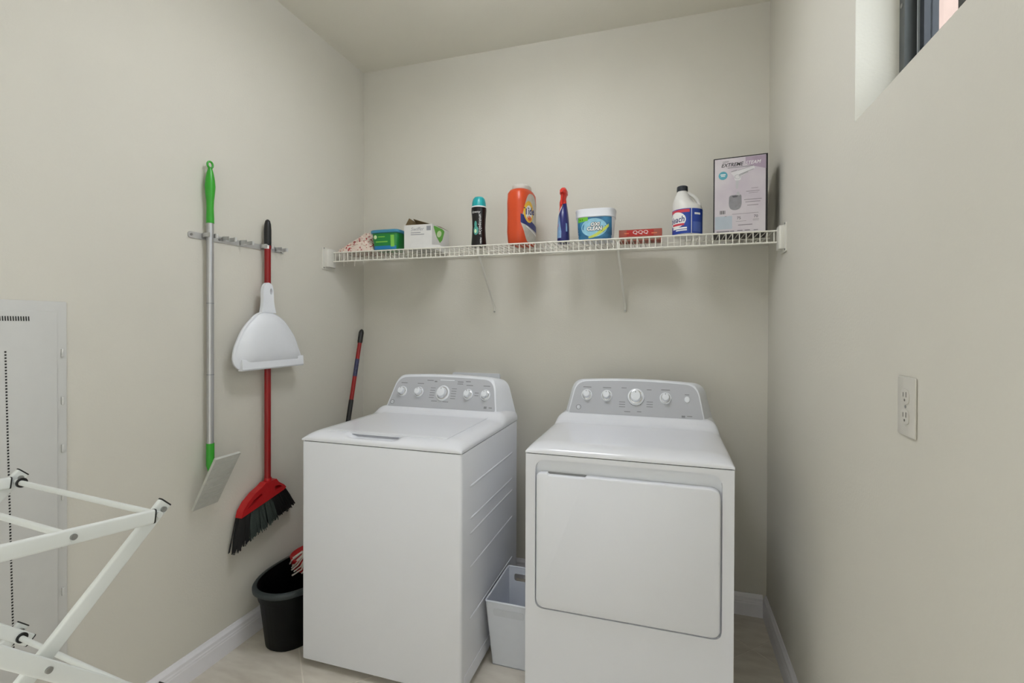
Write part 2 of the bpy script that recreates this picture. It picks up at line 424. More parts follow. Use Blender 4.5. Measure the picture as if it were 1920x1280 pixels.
for z in (.752, .632, .577, .452, .262):
    build('side_bead', MB().tube([(WX+WW-.003, WY+.08, z), (WX+WW-.0005, WY+.10, z), (WX+WW-.0005, WY+.58, z), (WX+WW-.003, WY+.60, z)], .0055, 8, flat=((0, 0, 1), .7)), ENAMEL, cab)
build('bottom_rail', MB().box(WX+WW-.002, WX+WW+.0015, WY+.03, WY+WD-.03, .03, .082), ENAMEL, cab, False)
# ---- dryer
DX, DY, DZ, DW, DD = 1.246, -.842, .897, .684, .69
d = thing('clothes_dryer', (DX+DW/2, DY+DD/2, 0), 'white front-loading clothes dryer with a large square door', 'dryer')
dc = appliance_base(d, DX, DY, DW, DD, .0285, DZ-.003, front=.02)
out = [(0.001, .0285), (DW-.001, .0285), (DW-.001, DZ-.003), (0.001, DZ-.003)]
hole = rounded([(.036, .350), (.648, .350), (.648, .876), (.036, .876)], [.03, .03, .04, .04], 6)
hole = [(x, z+(.004*math.sin(PI*(x-.036)/.612) if z > .87 else 0)) for x, z in hole]
build('front_panel', MB().prism(out, [hole], lambda a, b, t: (DX+a, DY+t, b), 0, .0205), ENAMEL, d, False)
build('door_recess', MB().prism(hole, [], lambda a, b, t: (DX+a, DY+t, b), .0175, .0195), PLASTIC, d, False)
def door_outline(i):
    return rounded([(.0415+i, .3575+i), (.6425-i, .3575+i), (.6425-i, .832-i), (.216, .832-i), (.212, .8265-i), (.084, .8265-i), (.080, .832-i), (.0415+i, .832-i)],
                   [.03, .03, .032, .004, .004, .004, .004, .03], 6)
door = build('door', MB().loft([[(DX+a, DY+y, b) for a, b in door_outline(i)] for i, y in ((0, .017), (0, -.004), (.0015, -.0075), (.005, -.0095))]), ENAMEL, d, angle=40)
build('door_notch_shade', MB().box(DX+.08, DX+.216, DY+.008, DY+.0165, .818, .831), SLIT_SHADE, door, False)  # grey strip painted as the shade inside the door notch
build('seam', MB().rbox(DX+.004, DX+DW-.004, DY+.004, DY+DD-.004, DZ-.004, DZ+.001, .012, 4, bev=.0002), GASKET, d)
top, hD = deck_mesh(DX, DY, DZ, DW, DD, .026, .085, cove=(.495, .034), n=60)
build('top_deck', top, GLOSS, d, angle=50)
rings, outl, face = console_rings(DX, DY, .955, 1.098, .495, .548, (.052, .632), (.080, .606), .042, .684, .014)
cons = build('console', MB().loft(rings), PLASTIC, d, angle=40)
pts = outl((.053, .631), (.081, .605), .956, 1.098, .007)
build('control_panel', MB().prism(pts, [], lambda a, b, t: face(a, b, t), .0002, .0011), SILVER, cons, False)
for u, r in ((.136, .0165), (.224, .0165), (.350, .024), (.473, .0165)): knob(cons, face, u, 1.038, r)
build('start_button', MB().loft([[face(.560+q*math.cos(a), 1.036+q*1.15*math.sin(a), e) for a in [2*PI*i/20 for i in range(20)]] for q, e in ((.0105, .0005), (.0105, .005), (.008, .0065))]), KNOB, cons)
m_ = [(u, 1.072, .036, .0035) for u in (.136, .224, .473)]+[(.298, 1.074, .022, .003), (.405, 1.07, .02, .003), (.560, 1.056, .018, .003)]
for i in range(3): m_ += [(.292, .995+i*.01, .026, .0028), (.408, 1.0+i*.01, .026, .0028)]
m_ += [(.315, .976, .026, .003), (.365, .978, .018, .003), (.545, .968, .014, .008), (.57, .97, .02, .0035)]
marks('panel_printing', face, cons, m_)
decal('emblem', [grid_disc(.102, .985, .0115, .0105, 24, 1, .72), text_shape('GE', .102, .985, .012, .2)], face, .0016, MARK, cons)
decal('emblem_disc', grid_disc(.102, .985, .0115, .0105, 24, 2), face, .0013, KNOB, cons)
# scale marks round the big knob
decal('dial_scale', [grid_rect(.350+.034*math.cos(a)-.0012, .350+.034*math.cos(a)+.0012, 1.036+.034*math.sin(a)-.0016, 1.036+.034*math.sin(a)+.0016, 1, 1) for a in [PI+PI*i/16 for i in range(17)]], face, .0013, GASKET, cons)

# ================================================================== WIRE SHELF
ZD, YL = 1.736, -.304
sh = thing('wire_shelf', (W/2, -.15, ZD), 'long white wire shelf fixed across the back wall above the machines', 'shelf')
wr_ = .0022
wire_me = None
nwire = 83
for i in range(nwire):
    x = .034+i*(W-.068)/(nwire-1)
    if wire_me is None:
        mb = MB().tube([(0, -.008, ZD-.0), (0, YL+.006, ZD), (0, YL, ZD-.004), (0, YL-.001, ZD-.048)], wr_, 6)
        o = build('wire', mb, WIRE, sh); wire_me = o.data; base = o.location.copy()
    else:
        o = bpy.data.objects.new('wire', wire_me); C.objects.link(o); o.parent = sh
    o.location = base+Vector((x, 0, 0))
for nm, y, z, r in (('lip_rod', YL-.003, ZD-.002, .0034), ('lip_rod', YL-.004, ZD-.049, .0034), ('support_rod', -.010, ZD-.006, .003), ('support_rod', -.155, ZD-.006, .003)):
    build(nm, MB().cyl((.022, y, z), (W-.022, y, z), r, n=10), WIRE, sh)
for x0, x1, sgn in ((0, .024, 1), (W, W-.024, -1)):
    a, b = min(x0, x1), max(x0, x1)
    br = build('end_bracket', MB().rbox(a, b, -.352, -.285, 1.655, 1.747, .006, 3, bev=.002), BRACKET, sh)
    build('wall_plate', MB().rbox(min(x0, x0+sgn*.006), max(x0, x0+sgn*.006), -.372, -.275, 1.642, 1.756, .006, 3, bev=.001, axis='x'), BRACKET, br)
    build('screw', MB().cyl((x0+sgn*.006, -.362, 1.752), (x0+sgn*.0085, -.362, 1.752), .004, n=10), SCREW, br)
    build('screw', MB().cyl((x0+sgn*.006, -.362, 1.65), (x0+sgn*.0085, -.362, 1.65), .004, n=10), SCREW, br)
for xa, xb in ((.846, .83), (1.513, 1.523)):
    br = build('brace', MB().tube([(xa, YL+.006, 1.729), (xa, YL+.008, 1.705), (xb, -.012, 1.452), (xb, -.005, 1.44), (xb, -.004, 1.418)], .0058, 10, flat=((1, 0, 0), .8)), BRACKET, sh)
    build('brace_hook', MB().rbox(xa-.0045, xa+.0045, YL+.0025, YL+.009, 1.684, 1.732, .002, 2), BRACKET, br)
    build('screw', MB().cyl((xb, -.008, 1.424), (xb, -.0115, 1.424), .005, n=12), SCREW, br)
for i in range(7):
    x = .15+i*.31
    build('wall_clip', MB().rbox(x-.005, x+.005, -.013, -.0005, ZD-.011, ZD+.004, .002, 2), BRACKET, sh)
ZI = ZD+wr_+.0005       # where things stand

# ================================================================== THINGS ON THE SHELF
def loft_body(name, prof, cx, cy, m, parent, n=40, rot=0, cap0=True, cap1=True, angle=40):
    """prof: (z, rx, ry, power[, dx, dy])"""
    rings = []
    for p in prof:
        z, rx, ry, pw = p[:4]; dx = p[4] if len(p) > 4 else 0; dy = p[5] if len(p) > 5 else 0
        rings.append([(cx+(x+dx)*math.cos(rot)-(y+dy)*math.sin(rot), cy+(x+dx)*math.sin(rot)+(y+dy)*math.cos(rot), z) for x, y in ellipse(0, 0, rx, ry, n, pw)])
    return build(name, MB().loft(rings, cap0, cap1), m, parent, angle=angle)
def interp(prof, z):
    for a, b in zip(prof, prof[1:]):
        if a[0] <= z <= b[0]:
            t = (z-a[0])/max(b[0]-a[0], 1e-9); return [a[i]+(b[i]-a[i])*t for i in range(4)]
    return list(prof[0][:4] if z < prof[0][0] else prof[-1][:4])
def front_surface(prof, cx, cy, rot=0):
    """S(u,v): u along local x on the face towards local -y, v = world z"""
    def S(u, v, e):
        _, rx, ry, pw = interp(prof, v)
        t = min(.9995, abs(u)/rx); y = -(ry*(1-t**pw)**(1/pw)+e)
        u2 = u
        return (cx+u2*math.cos(rot)-y*math.sin(rot), cy+u2*math.sin(rot)+y*math.cos(rot), v)
    return S
def round_surface(prof, cx, cy, rot=0):
    """S(u,v): u = arc length round from the side facing -y, positive to the right"""
    def S(u, v, e):
        _, rx, ry, pw = interp(prof, v)
        a = u/max(rx, 1e-4)-PI/2+rot
        return (cx+(rx+e)*math.cos(a), cy+(ry+e)*math.sin(a), v)
    return S
# --- bundle of mop yarn
rg = thing('mop_refill', (.135, -.19, ZI), 'crumpled cream and red-flecked mop yarn at the left end of the shelf', 'mop refill')
yarn = mat('cream_red_yarn', '#D8C6B4', .95, noise=.1, nscale=60, bump=.8, bscale=160, bdist=.004)
nt = yarn.node_tree; b_ = nt.nodes['Principled BSDF']
vor = nt.nodes.new('ShaderNodeTexNoise'); vor.inputs['Scale'].default_value = 75; vor.inputs['Detail'].default_value = 3
rmp = nt.nodes.new('ShaderNodeValToRGB'); rmp.color_ramp.elements[0].position = .555; rmp.color_ramp.elements[1].position = .61
rmp.color_ramp.elements[0].color = srgb('#E2D2C6')+(1,); rmp.color_ramp.elements[1].color = srgb('#A83F42')+(1,)
tcn = nt.nodes.new('ShaderNodeTexCoord'); nt.links.new(tcn.outputs['Object'], vor.inputs['Vector'])
nt.links.new(vor.outputs['Fac'], rmp.inputs[0]); nt.links.new(rmp.outputs[0], b_.inputs['Base Color'])
from mathutils import noise as mn
def mound(x, y):
    q = max(0, 1-((x-.142)/.108)**2)*max(0, 1-((y+.185)/.105)**2)
    pk = .058+.048*math.exp(-((x-.175)/.06)**2)
    n_ = mn.noise(Vector((x*40, y*40, 0)))*.014+mn.noise(Vector((x*90, y*90, 3)))*.008
    return ZI+max(0.0, (pk+n_)*q**.45)
gx = [(.034+.216*i/46, -.29+.21*j/40) for j in range(41) for i in range(47)]
V = [(x, y, mound(x, y)) for x, y in gx]; F = [(j*47+i, j*47+i+1, (j+1)*47+i+1, (j+1)*47+i) for j in range(40) for i in range(46)]
build('yarn_bundle', MB().add(V, F), yarn, rg, angle=180)
mb = MB()
for s in range(70):
    x, y = random.uniform(.06, .22), random.uniform(-.27, -.12); a = random.uniform(0, 6.28); pts = []
    for q in range(9):
        pts.append((x, y, mound(x, y)+.003)); a += random.uniform(-.5, .5); x += .011*math.cos(a); y += .011*math.sin(a)
        x = min(.24, max(.042, x)); y = min(-.085, max(-.285, y))
    mb.tube(pts, .0032, 5)
o = build('yarn_strands', mb, yarn, rg); o['kind'] = 'stuff'
for x, l, dx in ((.066, .055, .004), (.085, .075, -.004), (.098, .06, .005), (.155, .075, -.008)):
    build('hanging_strand', MB().tube([(x-.008, -.27, ZI+.012), (x, -.291, ZI+.004), (x+.003, -.296, ZD-.03), (x+dx*.7, -.297, ZD-l*.7), (x+dx, -.296, ZD-l)], [.003, .003, .003, .0028, .0018], 6), STRAND, rg)
# --- green tub with blue lid
TUBG = mat('green_tub_plastic', '#1E7F3A', .35, noise=.05); TUBB = mat('blue_lid_plastic', '#3C86A6', .4, noise=.03); TUBL = mat('blue_label', '#1E78B4', .4)
LIME = mat('lime_print', '#7CC24A', .5); PALE = mat('pale_print', '#CFE3B4', .5); WHITEP = mat('white_print', '#E8E8E6', .5)
tx, ty = .323, -.238
prof = [(ZI, .066, .047, 6), (ZI+.004, .070, .051, 6), (ZI+.09, .079, .057, 6)]
t = thing('wipes_tub', (tx, ty, ZI), 'green rectangular plastic tub with a blue lid on the wire shelf', 'tub')
loft_body('tub_body', prof, tx, ty, TUBG, t)
loft_body('lid', [(ZI+.088, .083, .061, 6), (ZI+.091, .086, .064, 6), (ZI+.101, .086, .064, 6), (ZI+.105, .082, .060, 6)], tx, ty, TUBB, t)
S = front_surface(prof, tx, ty)
decal('blue_stripe', grid_rect(-.071, .071, ZI+.004, ZI+.022, 24, 2), S, .0006, TUBL, t)
decal('printing', [grid_rect(-.05, .02, ZI+.04, ZI+.046, 6, 1), grid_rect(-.035, .005, ZI+.066, ZI+.071, 6, 1)], S, .0008, LIME, t)
decal('badge', grid_disc(-.052, ZI+.068, .010, .010), S, .0008, PALE, t)
decal('label_panel', grid_rect(.038, .058, ZI+.016, ZI+.076, 4, 4), S, .0008, LIME, t)
# --- white carton with open top
CARD = mat('white_carton', '#D6D5D2', .7, noise=.02); CARDIN = mat('brown_card', '#7E6B4A', .85, noise=.05); GREENPR = mat('green_print', '#5FA83A', .6); GREYPR = mat('grey_lettering', '#8F9196', .6)
bx, by, rot = .511, -.178, .02
t = thing('carton', (bx, by, ZI), 'open white cardboard carton with a green shield, beside the green tub', 'box')
def CP(x, y, z): return (bx+x*math.cos(rot)-y*math.sin(rot), by+x*math.sin(rot)+y*math.cos(rot), ZI+z)
def cbox(mb, x0, x1, y0, y1, z0, z1):
    m2 = MB().box(x0, x1, y0, y1, z0, z1); return mb.add([CP(*v) for v in m2.v], m2.f)
hx, hy, hz = .078, .104, .122
mb = MB(); cbox(mb, -hx, hx, -hy, -hy+.003, 0, hz); cbox(mb, -hx, hx, hy-.003, hy, 0, hz); cbox(mb, -hx, -hx+.003, -hy+.003, hy-.003, 0, hz); cbox(mb, hx-.003, hx, -hy+.003, hy-.003, 0, hz); cbox(mb, -hx, hx, -hy, hy, 0, .003)
body = build('carton_body', mb, CARD, t, False)
fl = MB().add([CP(*p) for p in ((-hx, hy, hz), (hx, hy, hz), (hx-.02, hy-.06, hz+.012), (-hx, hy-.11, hz+.052), (-hx, hy+.002, hz), (hx, hy+.002, hz), (hx-.02, hy-.06, hz+.014), (-hx, hy-.11, hz+.054))],
    [(0, 1, 2, 3), (4, 7, 6, 5), (0, 4, 5, 1), (1, 5, 6, 2), (2, 6, 7, 3), (3, 7, 4, 0)])
build('top_flap', fl, CARDIN, t, False)
fl = MB().add([CP(*p) for p in ((-hx, -hy+.01, hz), (-hx, hy, hz), (-hx-.004, hy-.03, hz+.04), (-hx+.003, -hy+.045, hz+.045), (-hx+.002, -hy+.01, hz), (-hx+.002, hy, hz), (-hx-.002, hy-.03, hz+.04), (-hx+.005, -hy+.045, hz+.045))],
    [(0, 1, 2, 3), (4, 7, 6, 5), (0, 4, 5, 1), (1, 5, 6, 2), (2, 6, 7, 3), (3, 7, 4, 0)])
build('side_flap', fl, CARDIN, t, False)
fl = MB(); cbox(fl, -.03, hx+.07, -hy-.012, -hy-.002, .001, .004); fl.add([CP(*p) for p in ((-.035, -hy-.012, .004), (hx+.055, -hy-.012, .004), (hx+.045, -hy-.010, .012), (-.03, -hy-.010, .025), (-.035, -hy-.003, .004), (hx+.055, -hy-.003, .004), (hx+.045, -hy-.003, .012), (-.03, -hy-.003, .025))], [(0, 1, 2, 3), (7, 6, 5, 4), (0, 4, 5, 1), (1, 5, 6, 2), (2, 6, 7, 3), (3, 7, 4, 0)])
build('bottom_flap', fl, CARD, t, False)
Sf = lambda u, v, e: CP(u, -hy-e, v)
Ss = lambda u, v, e: CP(hx+e, u, v)
decal('lettering', [text_shape('Swiffer', -.005, .099, .026, .25)], Sf, .0006, GREYPR, t)
decal('printing', [grid_rect(-.04, .015, .08, .0835, 1, 1), grid_rect(-.04, .035, .070, .0735, 1, 1), grid_rect(.048, .072, .09, .113, 1, 1)], Sf, .0006, GREYPR, t)
decal('green_shield', grid_band([-.085, -.05, -.01, .02, .045], [.108, .065, .04, .06, .104], [.116, .118, .118, .118, .112]), Ss, .0006, GREENPR, t)
decal('shield_leaf', grid_disc(-.02, .085, .03, .016, 20, 2, 0, .4), Ss, .0009, PALE, t)
# --- dark scent bottle with teal cap
TEAL = mat('teal_cap', '#1FA0A4', .3, noise=.04); BLK = mat('black_bottle', '#120E0F', .3, noise=.1); TEALP = mat('teal_print', '#4E9A8E', .5)
sx, sy_ = .832, -.248
prof = [(ZI, .0365, .0365, 2), (ZI+.012, .0375, .0375, 2), (ZI+.05, .0345, .0345, 2), (ZI+.095, .0325, .0325, 2), (ZI+.135, .034, .034, 2), (ZI+.175, .0375, .0375, 2), (ZI+.19, .037, .037, 2)]
t = thing('scent_bottle', (sx, sy_, ZI), 'slim black bottle with a teal cap and white vertical lettering on the shelf', 'bottle')
loft_body('bottle', prof, sx, sy_, BLK, t)
loft_body('collar', [(ZI+.19, .0365, .0365, 2), (ZI+.196, .036, .036, 2)], sx, sy_, WHITEP, t)
loft_body('cap', [(ZI+.196, .0355, .0355, 2), (ZI+.215, .034, .034, 2), (ZI+.234, .029, .029, 2), (ZI+.243, .022, .022, 2), (ZI+.246, .01, .01, 2)], sx, sy_, TEAL, t, angle=60)
S = round_surface(prof, sx, sy_, .28)
decal('lettering', [text_shape('unstopables', .010, ZI+.105, .021, 0, -PI/2), text_shape('downy', -.014, ZI+.165, .017, .2), text_shape('FRESH', .012, ZI+.025, .011, 0, -PI/2)], S, .0006, WHITEP, t)
decal('droplet_print', [grid_disc(-.012, ZI+.075, .013, .022), grid_disc(-.014, ZI+.105, .007, .017)], S, .0005, TEALP, t)
decal('droplet_core', grid_disc(-.014, ZI+.072, .006, .010), S, .0008, PALE, t)  # pale spot printed on the teal droplet
# --- orange detergent tub, label side turned to the right
ORANGE = mat('orange_plastic', '#C9481F', .36, noise=.03); NAVY = mat('navy_print', '#26306E', .45); YEL = mat('yellow_print', '#E6B93A', .5); LGREY = mat('grey_label', '#BDB9AE', .5, noise=.08, nscale=60); CLEARL = mat('frosted_lid', '#C9C6BE', .35, noise=.02)
ox, oy = 1.043, -.212; rt = math.radians(76)
prof = [(ZI, .070, .044, 3.2), (ZI+.012, .078, .050, 3.2), (ZI+.06, .083, .0535, 3.2), (ZI+.13, .083, .0515, 3.2), (ZI+.2, .083, .0535, 3.2), (ZI+.245, .080, .053, 3), (ZI+.262, .070, .046, 2.6), (ZI+.268, .056, .040, 2.3)]
t = thing('detergent_tub', (ox, oy, ZI), 'tall orange laundry detergent tub with a round yellow emblem', 'tub')
loft_body('tub_body', prof, ox, oy, ORANGE, t, rot=rt, n=56)
loft_body('lid', [(ZI+.268, .054, .039, 2.3), (ZI+.272, .056, .041, 2.3), (ZI+.286, .055, .040, 2.3), (ZI+.291, .048, .034, 2.3)], ox, oy, CLEARL, t, rot=rt)
S = front_surface(prof, ox, oy, rt)
us = [-.074+.146*i/20 for i in range(21)]
lo = [ZI+.012+.03*abs(u/.07)**3*0+(.0 if u > -.03 else .075*((-.03-u)/.04)**1.6) for u in us]
hi = [ZI+.245-.13*abs(u/.07)**3 for u in us]; hi = [max(h, l+.004) for h, l in zip(hi, lo)]
decal('label', grid_band(us, lo, hi, 10), S, .0006, LGREY, t)
decal('label_band', grid_band(us, [max(l, ZI+.078-.25*u) for u, l in zip(us, lo)], [max(l+.001, ZI+.115-.35*u) for u, l in zip(us, lo)], 3), S, .0009, NAVY, t)
decal('emblem_ring', grid_disc(-.022, ZI+.155, .040, .052, 32, 3), S, .0011, YEL, t)
decal('emblem_core', grid_disc(-.022, ZI+.150, .028, .036, 32, 3), S, .0014, WHITEP, t)
decal('emblem_base', grid_disc(-.018, ZI+.125, .018, .012, 24, 2), S, .0015, mat('orange_print', '#E0662A', .5), t)
decal('lettering', [text_shape('Tide', -.018, ZI+.158, .048, .1, .12, 1, .0012)], S, .0018, NAVY, t)
decal('label_strip', grid_band([-.045+.1*i/12 for i in range(13)], [ZI+.066-.35*(-.045+.1*i/12) for i in range(13)], [ZI+.072-.35*(-.045+.1*i/12) for i in range(13)], 1), S, .0011, WHITEP, t)
# --- blue spray bottle with red trigger
BLUE = mat('navy_bottle', '#1B2064', .3, noise=.05); REDT = mat('red_trigger', '#D02A1C', .35, noise=.05); LBLUE = mat('light_blue_print', '#7D9FC4', .5, noise=.1, nscale=80); WHB = WHITEP
px, py = 1.256, -.238; rt = .15
prof = [(ZI, .027, .047, 3), (ZI+.008, .029, .050, 3), (ZI+.07, .0275, .049, 2.8), (ZI+.12, .024, .044, 2.6), (ZI+.155, .0195, .033, 2.4), (ZI+.178, .0155, .02, 2.1), (ZI+.186, .0145, .015, 2)]
t = thing('spray_bottle', (px, py, ZI), 'narrow navy blue spray bottle with a red trigger head', 'spray bottle')
loft_body('bottle', prof, px, py, BLUE, t, rot=rt)
hd = build('trigger_head', MB().loft([[(px+x+dx, py+y+dy, z) for x, y in ellipse(0, 0, rx, ry, 20, pw)] for z, rx, ry, pw, dx, dy in ((ZI+.165, .0165, .018, 2, -.002, -.002), (ZI+.190, .0165, .0175, 2, -.002, -.002), (ZI+.205, .0125, .018, 2.6, -.001, 0), (ZI+.222, .013, .026, 3, 0, .004), (ZI+.228, .0165, .034, 3, .001, .0), (ZI+.243, .0165, .035, 3, .001, 0), (ZI+.252, .012, .028, 3, .001, .002), (ZI+.2575, .009, .018, 3, .001, .004))]), REDT, t)
build('nozzle', MB().cyl((px, py-.034, ZI+.235), (px-.001, py-.046, ZI+.235), .0085, .0075, 14), REDT, hd)
build('trigger', MB().tube([(px-.001, py-.024, ZI+.226), (px-.002, py-.032, ZI+.208), (px-.003, py-.03, ZI+.188), (px-.003, py-.036, ZI+.172)], [.006, .0055, .005, .004], 8), REDT, hd)
def Sp(u, v, e):
    _, rx, ry, pw = interp(prof, v); a = u-PI/2
    c, s = math.cos(a), math.sin(a); x, y = (rx+e)*math.copysign(abs(c)**(2/pw), c), (ry+e)*math.copysign(abs(s)**(2/pw), s)
    return (px+x*math.cos(rt)-y*math.sin(rt), py+x*math.sin(rt)+y*math.cos(rt), v)
us = [-1.5+1.35*i/14 for i in range(15)]
decal('red_sleeve', grid_band(us, [ZI+.132+.046*(i/14)**2 for i in range(15)], [ZI+.182]*15, 3), Sp, .0006, REDT, t)
decal('swoosh', grid_band(us, [ZI+.122+.048*(i/14)**2 for i in range(15)], [ZI+.133+.046*(i/14)**2 for i in range(15)], 2), Sp, .0009, WHB, t)
decal('label', grid_band(us, [ZI+.016]*15, [ZI+.105+.028*math.sin(i/14*PI)-.06*(i/14)**3 for i in range(15)], 4), Sp, .0006, LBLUE, t)
decal('label_streak', [grid_band([-1.3+.07*i for i in range(9)], [ZI+.045+.004*i for i in range(9)], [ZI+.050+.0045*i for i in range(9)], 1)], Sp, .0009, REDT, t)
decal('label_mark', grid_rect(.35, .6, ZI+.045, ZI+.083, 3, 4), Sp, .0009, LBLUE, t)
# --- white round-cornered tub with blue label
OXB = mat('blue_burst_label', '#1D4468', .45, noise=.2, nscale=22, col2='#3B84AE'); OXL = mat('pale_blue_print', '#8DBFD4', .5, noise=.15, nscale=50); OXY = mat('yellow_green_print', '#C2CC5A', .5, noise=.1, nscale=60); NGREEN = mat('bright_green_print', '#69B52E', .5)
qx, qy = 1.406, -.222
prof = [(ZI, .0775, .058, 3.2), (ZI+.004, .0795, .060, 3.2), (ZI+.106, .087, .066, 3.2)]
t = thing('stain_remover_tub', (qx, qy, ZI), 'white round-cornered tub with a blue burst label and white lettering', 'tub')
loft_body('tub_body', prof, qx, qy, PLASTIC, t, n=56)
loft_body('lid', [(ZI+.104, .088, .067, 3.2), (ZI+.106, .0905, .0695, 3.2), (ZI+.134, .0905, .0695, 3.2), (ZI+.137, .092, .071, 3.2), (ZI+.141, .0915, .0705, 3.2), (ZI+.142, .084, .064, 3.2)], qx, qy, PLASTIC, t, n=56)
S = front_surface(prof, qx, qy)
us = [-.0772+.1544*i/30 for i in range(31)]
decal('label', grid_band(us, [ZI+.004]*31, [ZI+.103]*31, 8), S, .0006, OXB, t)
decal('burst', grid_disc(.0, ZI+.055, .058, .042, 36, 4), S, .0009, OXL, t)
decal('swoosh', grid_band([-.025+.09*i/16 for i in range(17)], [ZI+.008+.050*(i/16)**2 for i in range(17)], [ZI+.016+.055*(i/16)**1.4 for i in range(17)], 2), S, .0012, OXY, t)
decal('corner_flag', grid_band([-.074+.046*i/10 for i in range(11)], [ZI+.081+.006*(i/10) for i in range(11)], [ZI+.103]*11, 2), S, .0012, NGREEN, t)
oxs = [text_shape('OXI', .004, ZI+.069, .021, .15, 0, 1.1, .001), text_shape('CLEAN', .001, ZI+.050, .023, .15, 0, .95, .001)]
oxo = [text_shape('OXI', .0043, ZI+.0687, .021, .15, 0, 1.1, .0028), text_shape('CLEAN', .0013, ZI+.0497, .023, .15, 0, .95, .0028)]
decal('lettering_outline', oxo, S, .0013, DARK, t); decal('lettering', oxs, S, .0017, WHITEP, t)
decal('printing', [grid_rect(-.012, .028, ZI+.028, ZI+.034, 4, 1, .2), grid_rect(-.066, -.052, ZI+.09, ZI+.095, 1, 1)], S, .0016, DARK, t)
# --- low red box
REDB = mat('red_carton', '#AC4636', .5, noise=.15, nscale=18, col2='#93594A'); REDD = mat('deep_red_print', '#B01A12', .5); BRN = mat('brown_grey_print', '#8A7A68', .6)
t = thing('red_box', (1.604, -.155, ZI), 'low flat red carton lying on the shelf beside the blue-labelled tub', 'box')
build('carton_body', MB().rbox(1.509, 1.700, -.202, -.108, ZI, ZI+.052, .0015, 1, bev=.0008), REDB, t, False)
S = lambda u, v, e: (1.604+u, -.202-e, ZI+v)
decal('band', grid_band([-.06+.12*i/12 for i in range(13)], [.022+.004*math.sin(i) * .3 for i in range(13)], [.049]*13, 1), S, .0005, REDD, t)
decal('lettering', [text_shape('QQQ', .002, .038, .022, 0, 0, 1.3)], S, .0009, WHITEP, t)
decal('printing', [grid_rect(.05, .075, .03, .035, 1, 1), grid_rect(-.07, -.05, .033, .037, 1, 1)], S, .0008, mat('orange_red_print', '#D87A50', .5), t)
decal('grey_strip', grid_rect(-.085, .085, .004, .018, 1, 1), S, .0006, BRN, t)
# --- bleach bottle
HDPE = mat('milky_plastic', '#D9D8D4', .4, noise=.01); CAPK = mat('dark_cap', '#262B33', .45, noise=.1); BLB = mat('blue_label_film', '#20409A', .35, noise=.06, nscale=20); RDP = mat('red_label_print', '#C8384A', .45)
lx, ly = 1.806, -.236
prof = [(ZI, .058, .058, 2), (ZI+.006, .062, .062, 2), (ZI+.118, .0625, .0625, 2)]
up = [(ZI+.118, .0625, .0625, 2, 0, 0), (ZI+.13, .059, .060, 2, -.002, 0), (ZI+.145, .046, .056, 2, -.014, 0), (ZI+.16, .038, .046, 2, -.019, 0), (ZI+.178, .030, .034, 2, -.021, 0), (ZI+.192, .023, .023, 2, -.021, 0), (ZI+.201, .0195, .0195, 2, -.021, 0)]
t = thing('bleach_bottle', (lx, ly, ZI), 'milky white jug with a moulded handle, dark cap and blue label', 'bottle')
loft_body('bottle', [p+(0, 0) for p in prof]+up[1:], lx, ly, HDPE, t, n=44)
build('handle', MB().tube([(lx-.012, ly-.002, ZI+.190), (lx+.006, ly, ZI+.188), (lx+.024, ly, ZI+.177), (lx+.041, ly, ZI+.157), (lx+.050, ly, ZI+.135), (lx+.050, ly, ZI+.112)], [.010, .0095, .009, .009, .0095, .012], 12, flat=((0, 1, 0), .85)), HDPE, t)
cp = loft_body('cap', [(ZI+.199, .0225, .0225, 2, -.021, 0), (ZI+.201, .0235, .0235, 2, -.021, 0), (ZI+.219, .0225, .0225, 2, -.021, 0), (ZI+.222, .019, .019, 2, -.021, 0)], lx, ly, CAPK, t)
S = round_surface(prof, lx, ly, -.04)
us = [-.115+.22*i/40 for i in range(41)]
decal('label', grid_band(us, [ZI+.006]*41, [ZI+.112]*41, 3), S, .0006, BLB, t)
decal('top_band', grid_band([-.085+.095*i/16 for i in range(17)], [ZI+.096]*17, [ZI+.109]*17, 1), S, .0009, RDP, t)
decal('white_oval', grid_disc(-.05, ZI+.066, .045, .034, 36, 4), S, .0010, WHITEP, t)
decal('lettering', [text_shape('bleach', -.050, ZI+.066, .036, .2, .06, .85, .0005)], S, .0014, NAVY, t)
decal('red_lettering_bar', grid_rect(-.072, -.012, ZI+.041, ZI+.050, 10, 1), S, .0014, RDP, t)
decal('white_stripe', [grid_rect(.016, .0185, ZI+.006, ZI+.112, 1, 3), grid_rect(-.07, -.001, ZI+.026, ZI+.033, 8, 1), grid_rect(-.05, -.001, ZI+.018, ZI+.023, 8, 1), grid_rect(.030, .060, ZI+.086, ZI+.094, 4, 1)], S, .0012, WHITEP, t)
decal('blue_panel', grid_rect(.024, .068, ZI+.012, ZI+.055, 6, 2), S, .0008, mat('soft_blue_print', '#4A63AE', .4), t)
# --- garment steamer box
BOXK = mat('black_carton', '#1B1719', .5, noise=.1); BOXF = mat('lavender_print', '#D0CBCD', .45, noise=.05, nscale=7, col2='#BFB5C0'); GREYD = mat('steamer_grey', '#8B8A8E', .5, noise=.1, nscale=60); GREYL = mat('steamer_pale', '#B9B9BC', .4, noise=.05); TEALC = mat('teal_badge', '#5AA3B4', .5); SBLUE = mat('grey_blue_print', '#AEB8C2', .5); BLKP = mat('black_print', '#2A2729', .5)
gx0, gx1, gy0, gy1, gz = 1.917, 2.124, -.268, -.118, .322
t = thing('steamer_box', ((gx0+gx1)/2, (gy0+gy1)/2, ZI), 'tall lavender and black garment steamer carton at the right end of the shelf', 'box')
cxb, cyb, rb = (gx0+gx1)/2, (gy0+gy1)/2, -.1
def GB(x, y, z): return (cxb+(x-cxb)*math.cos(rb)-(y-cyb)*math.sin(rb), cyb+(x-cxb)*math.sin(rb)+(y-cyb)*math.cos(rb), z)
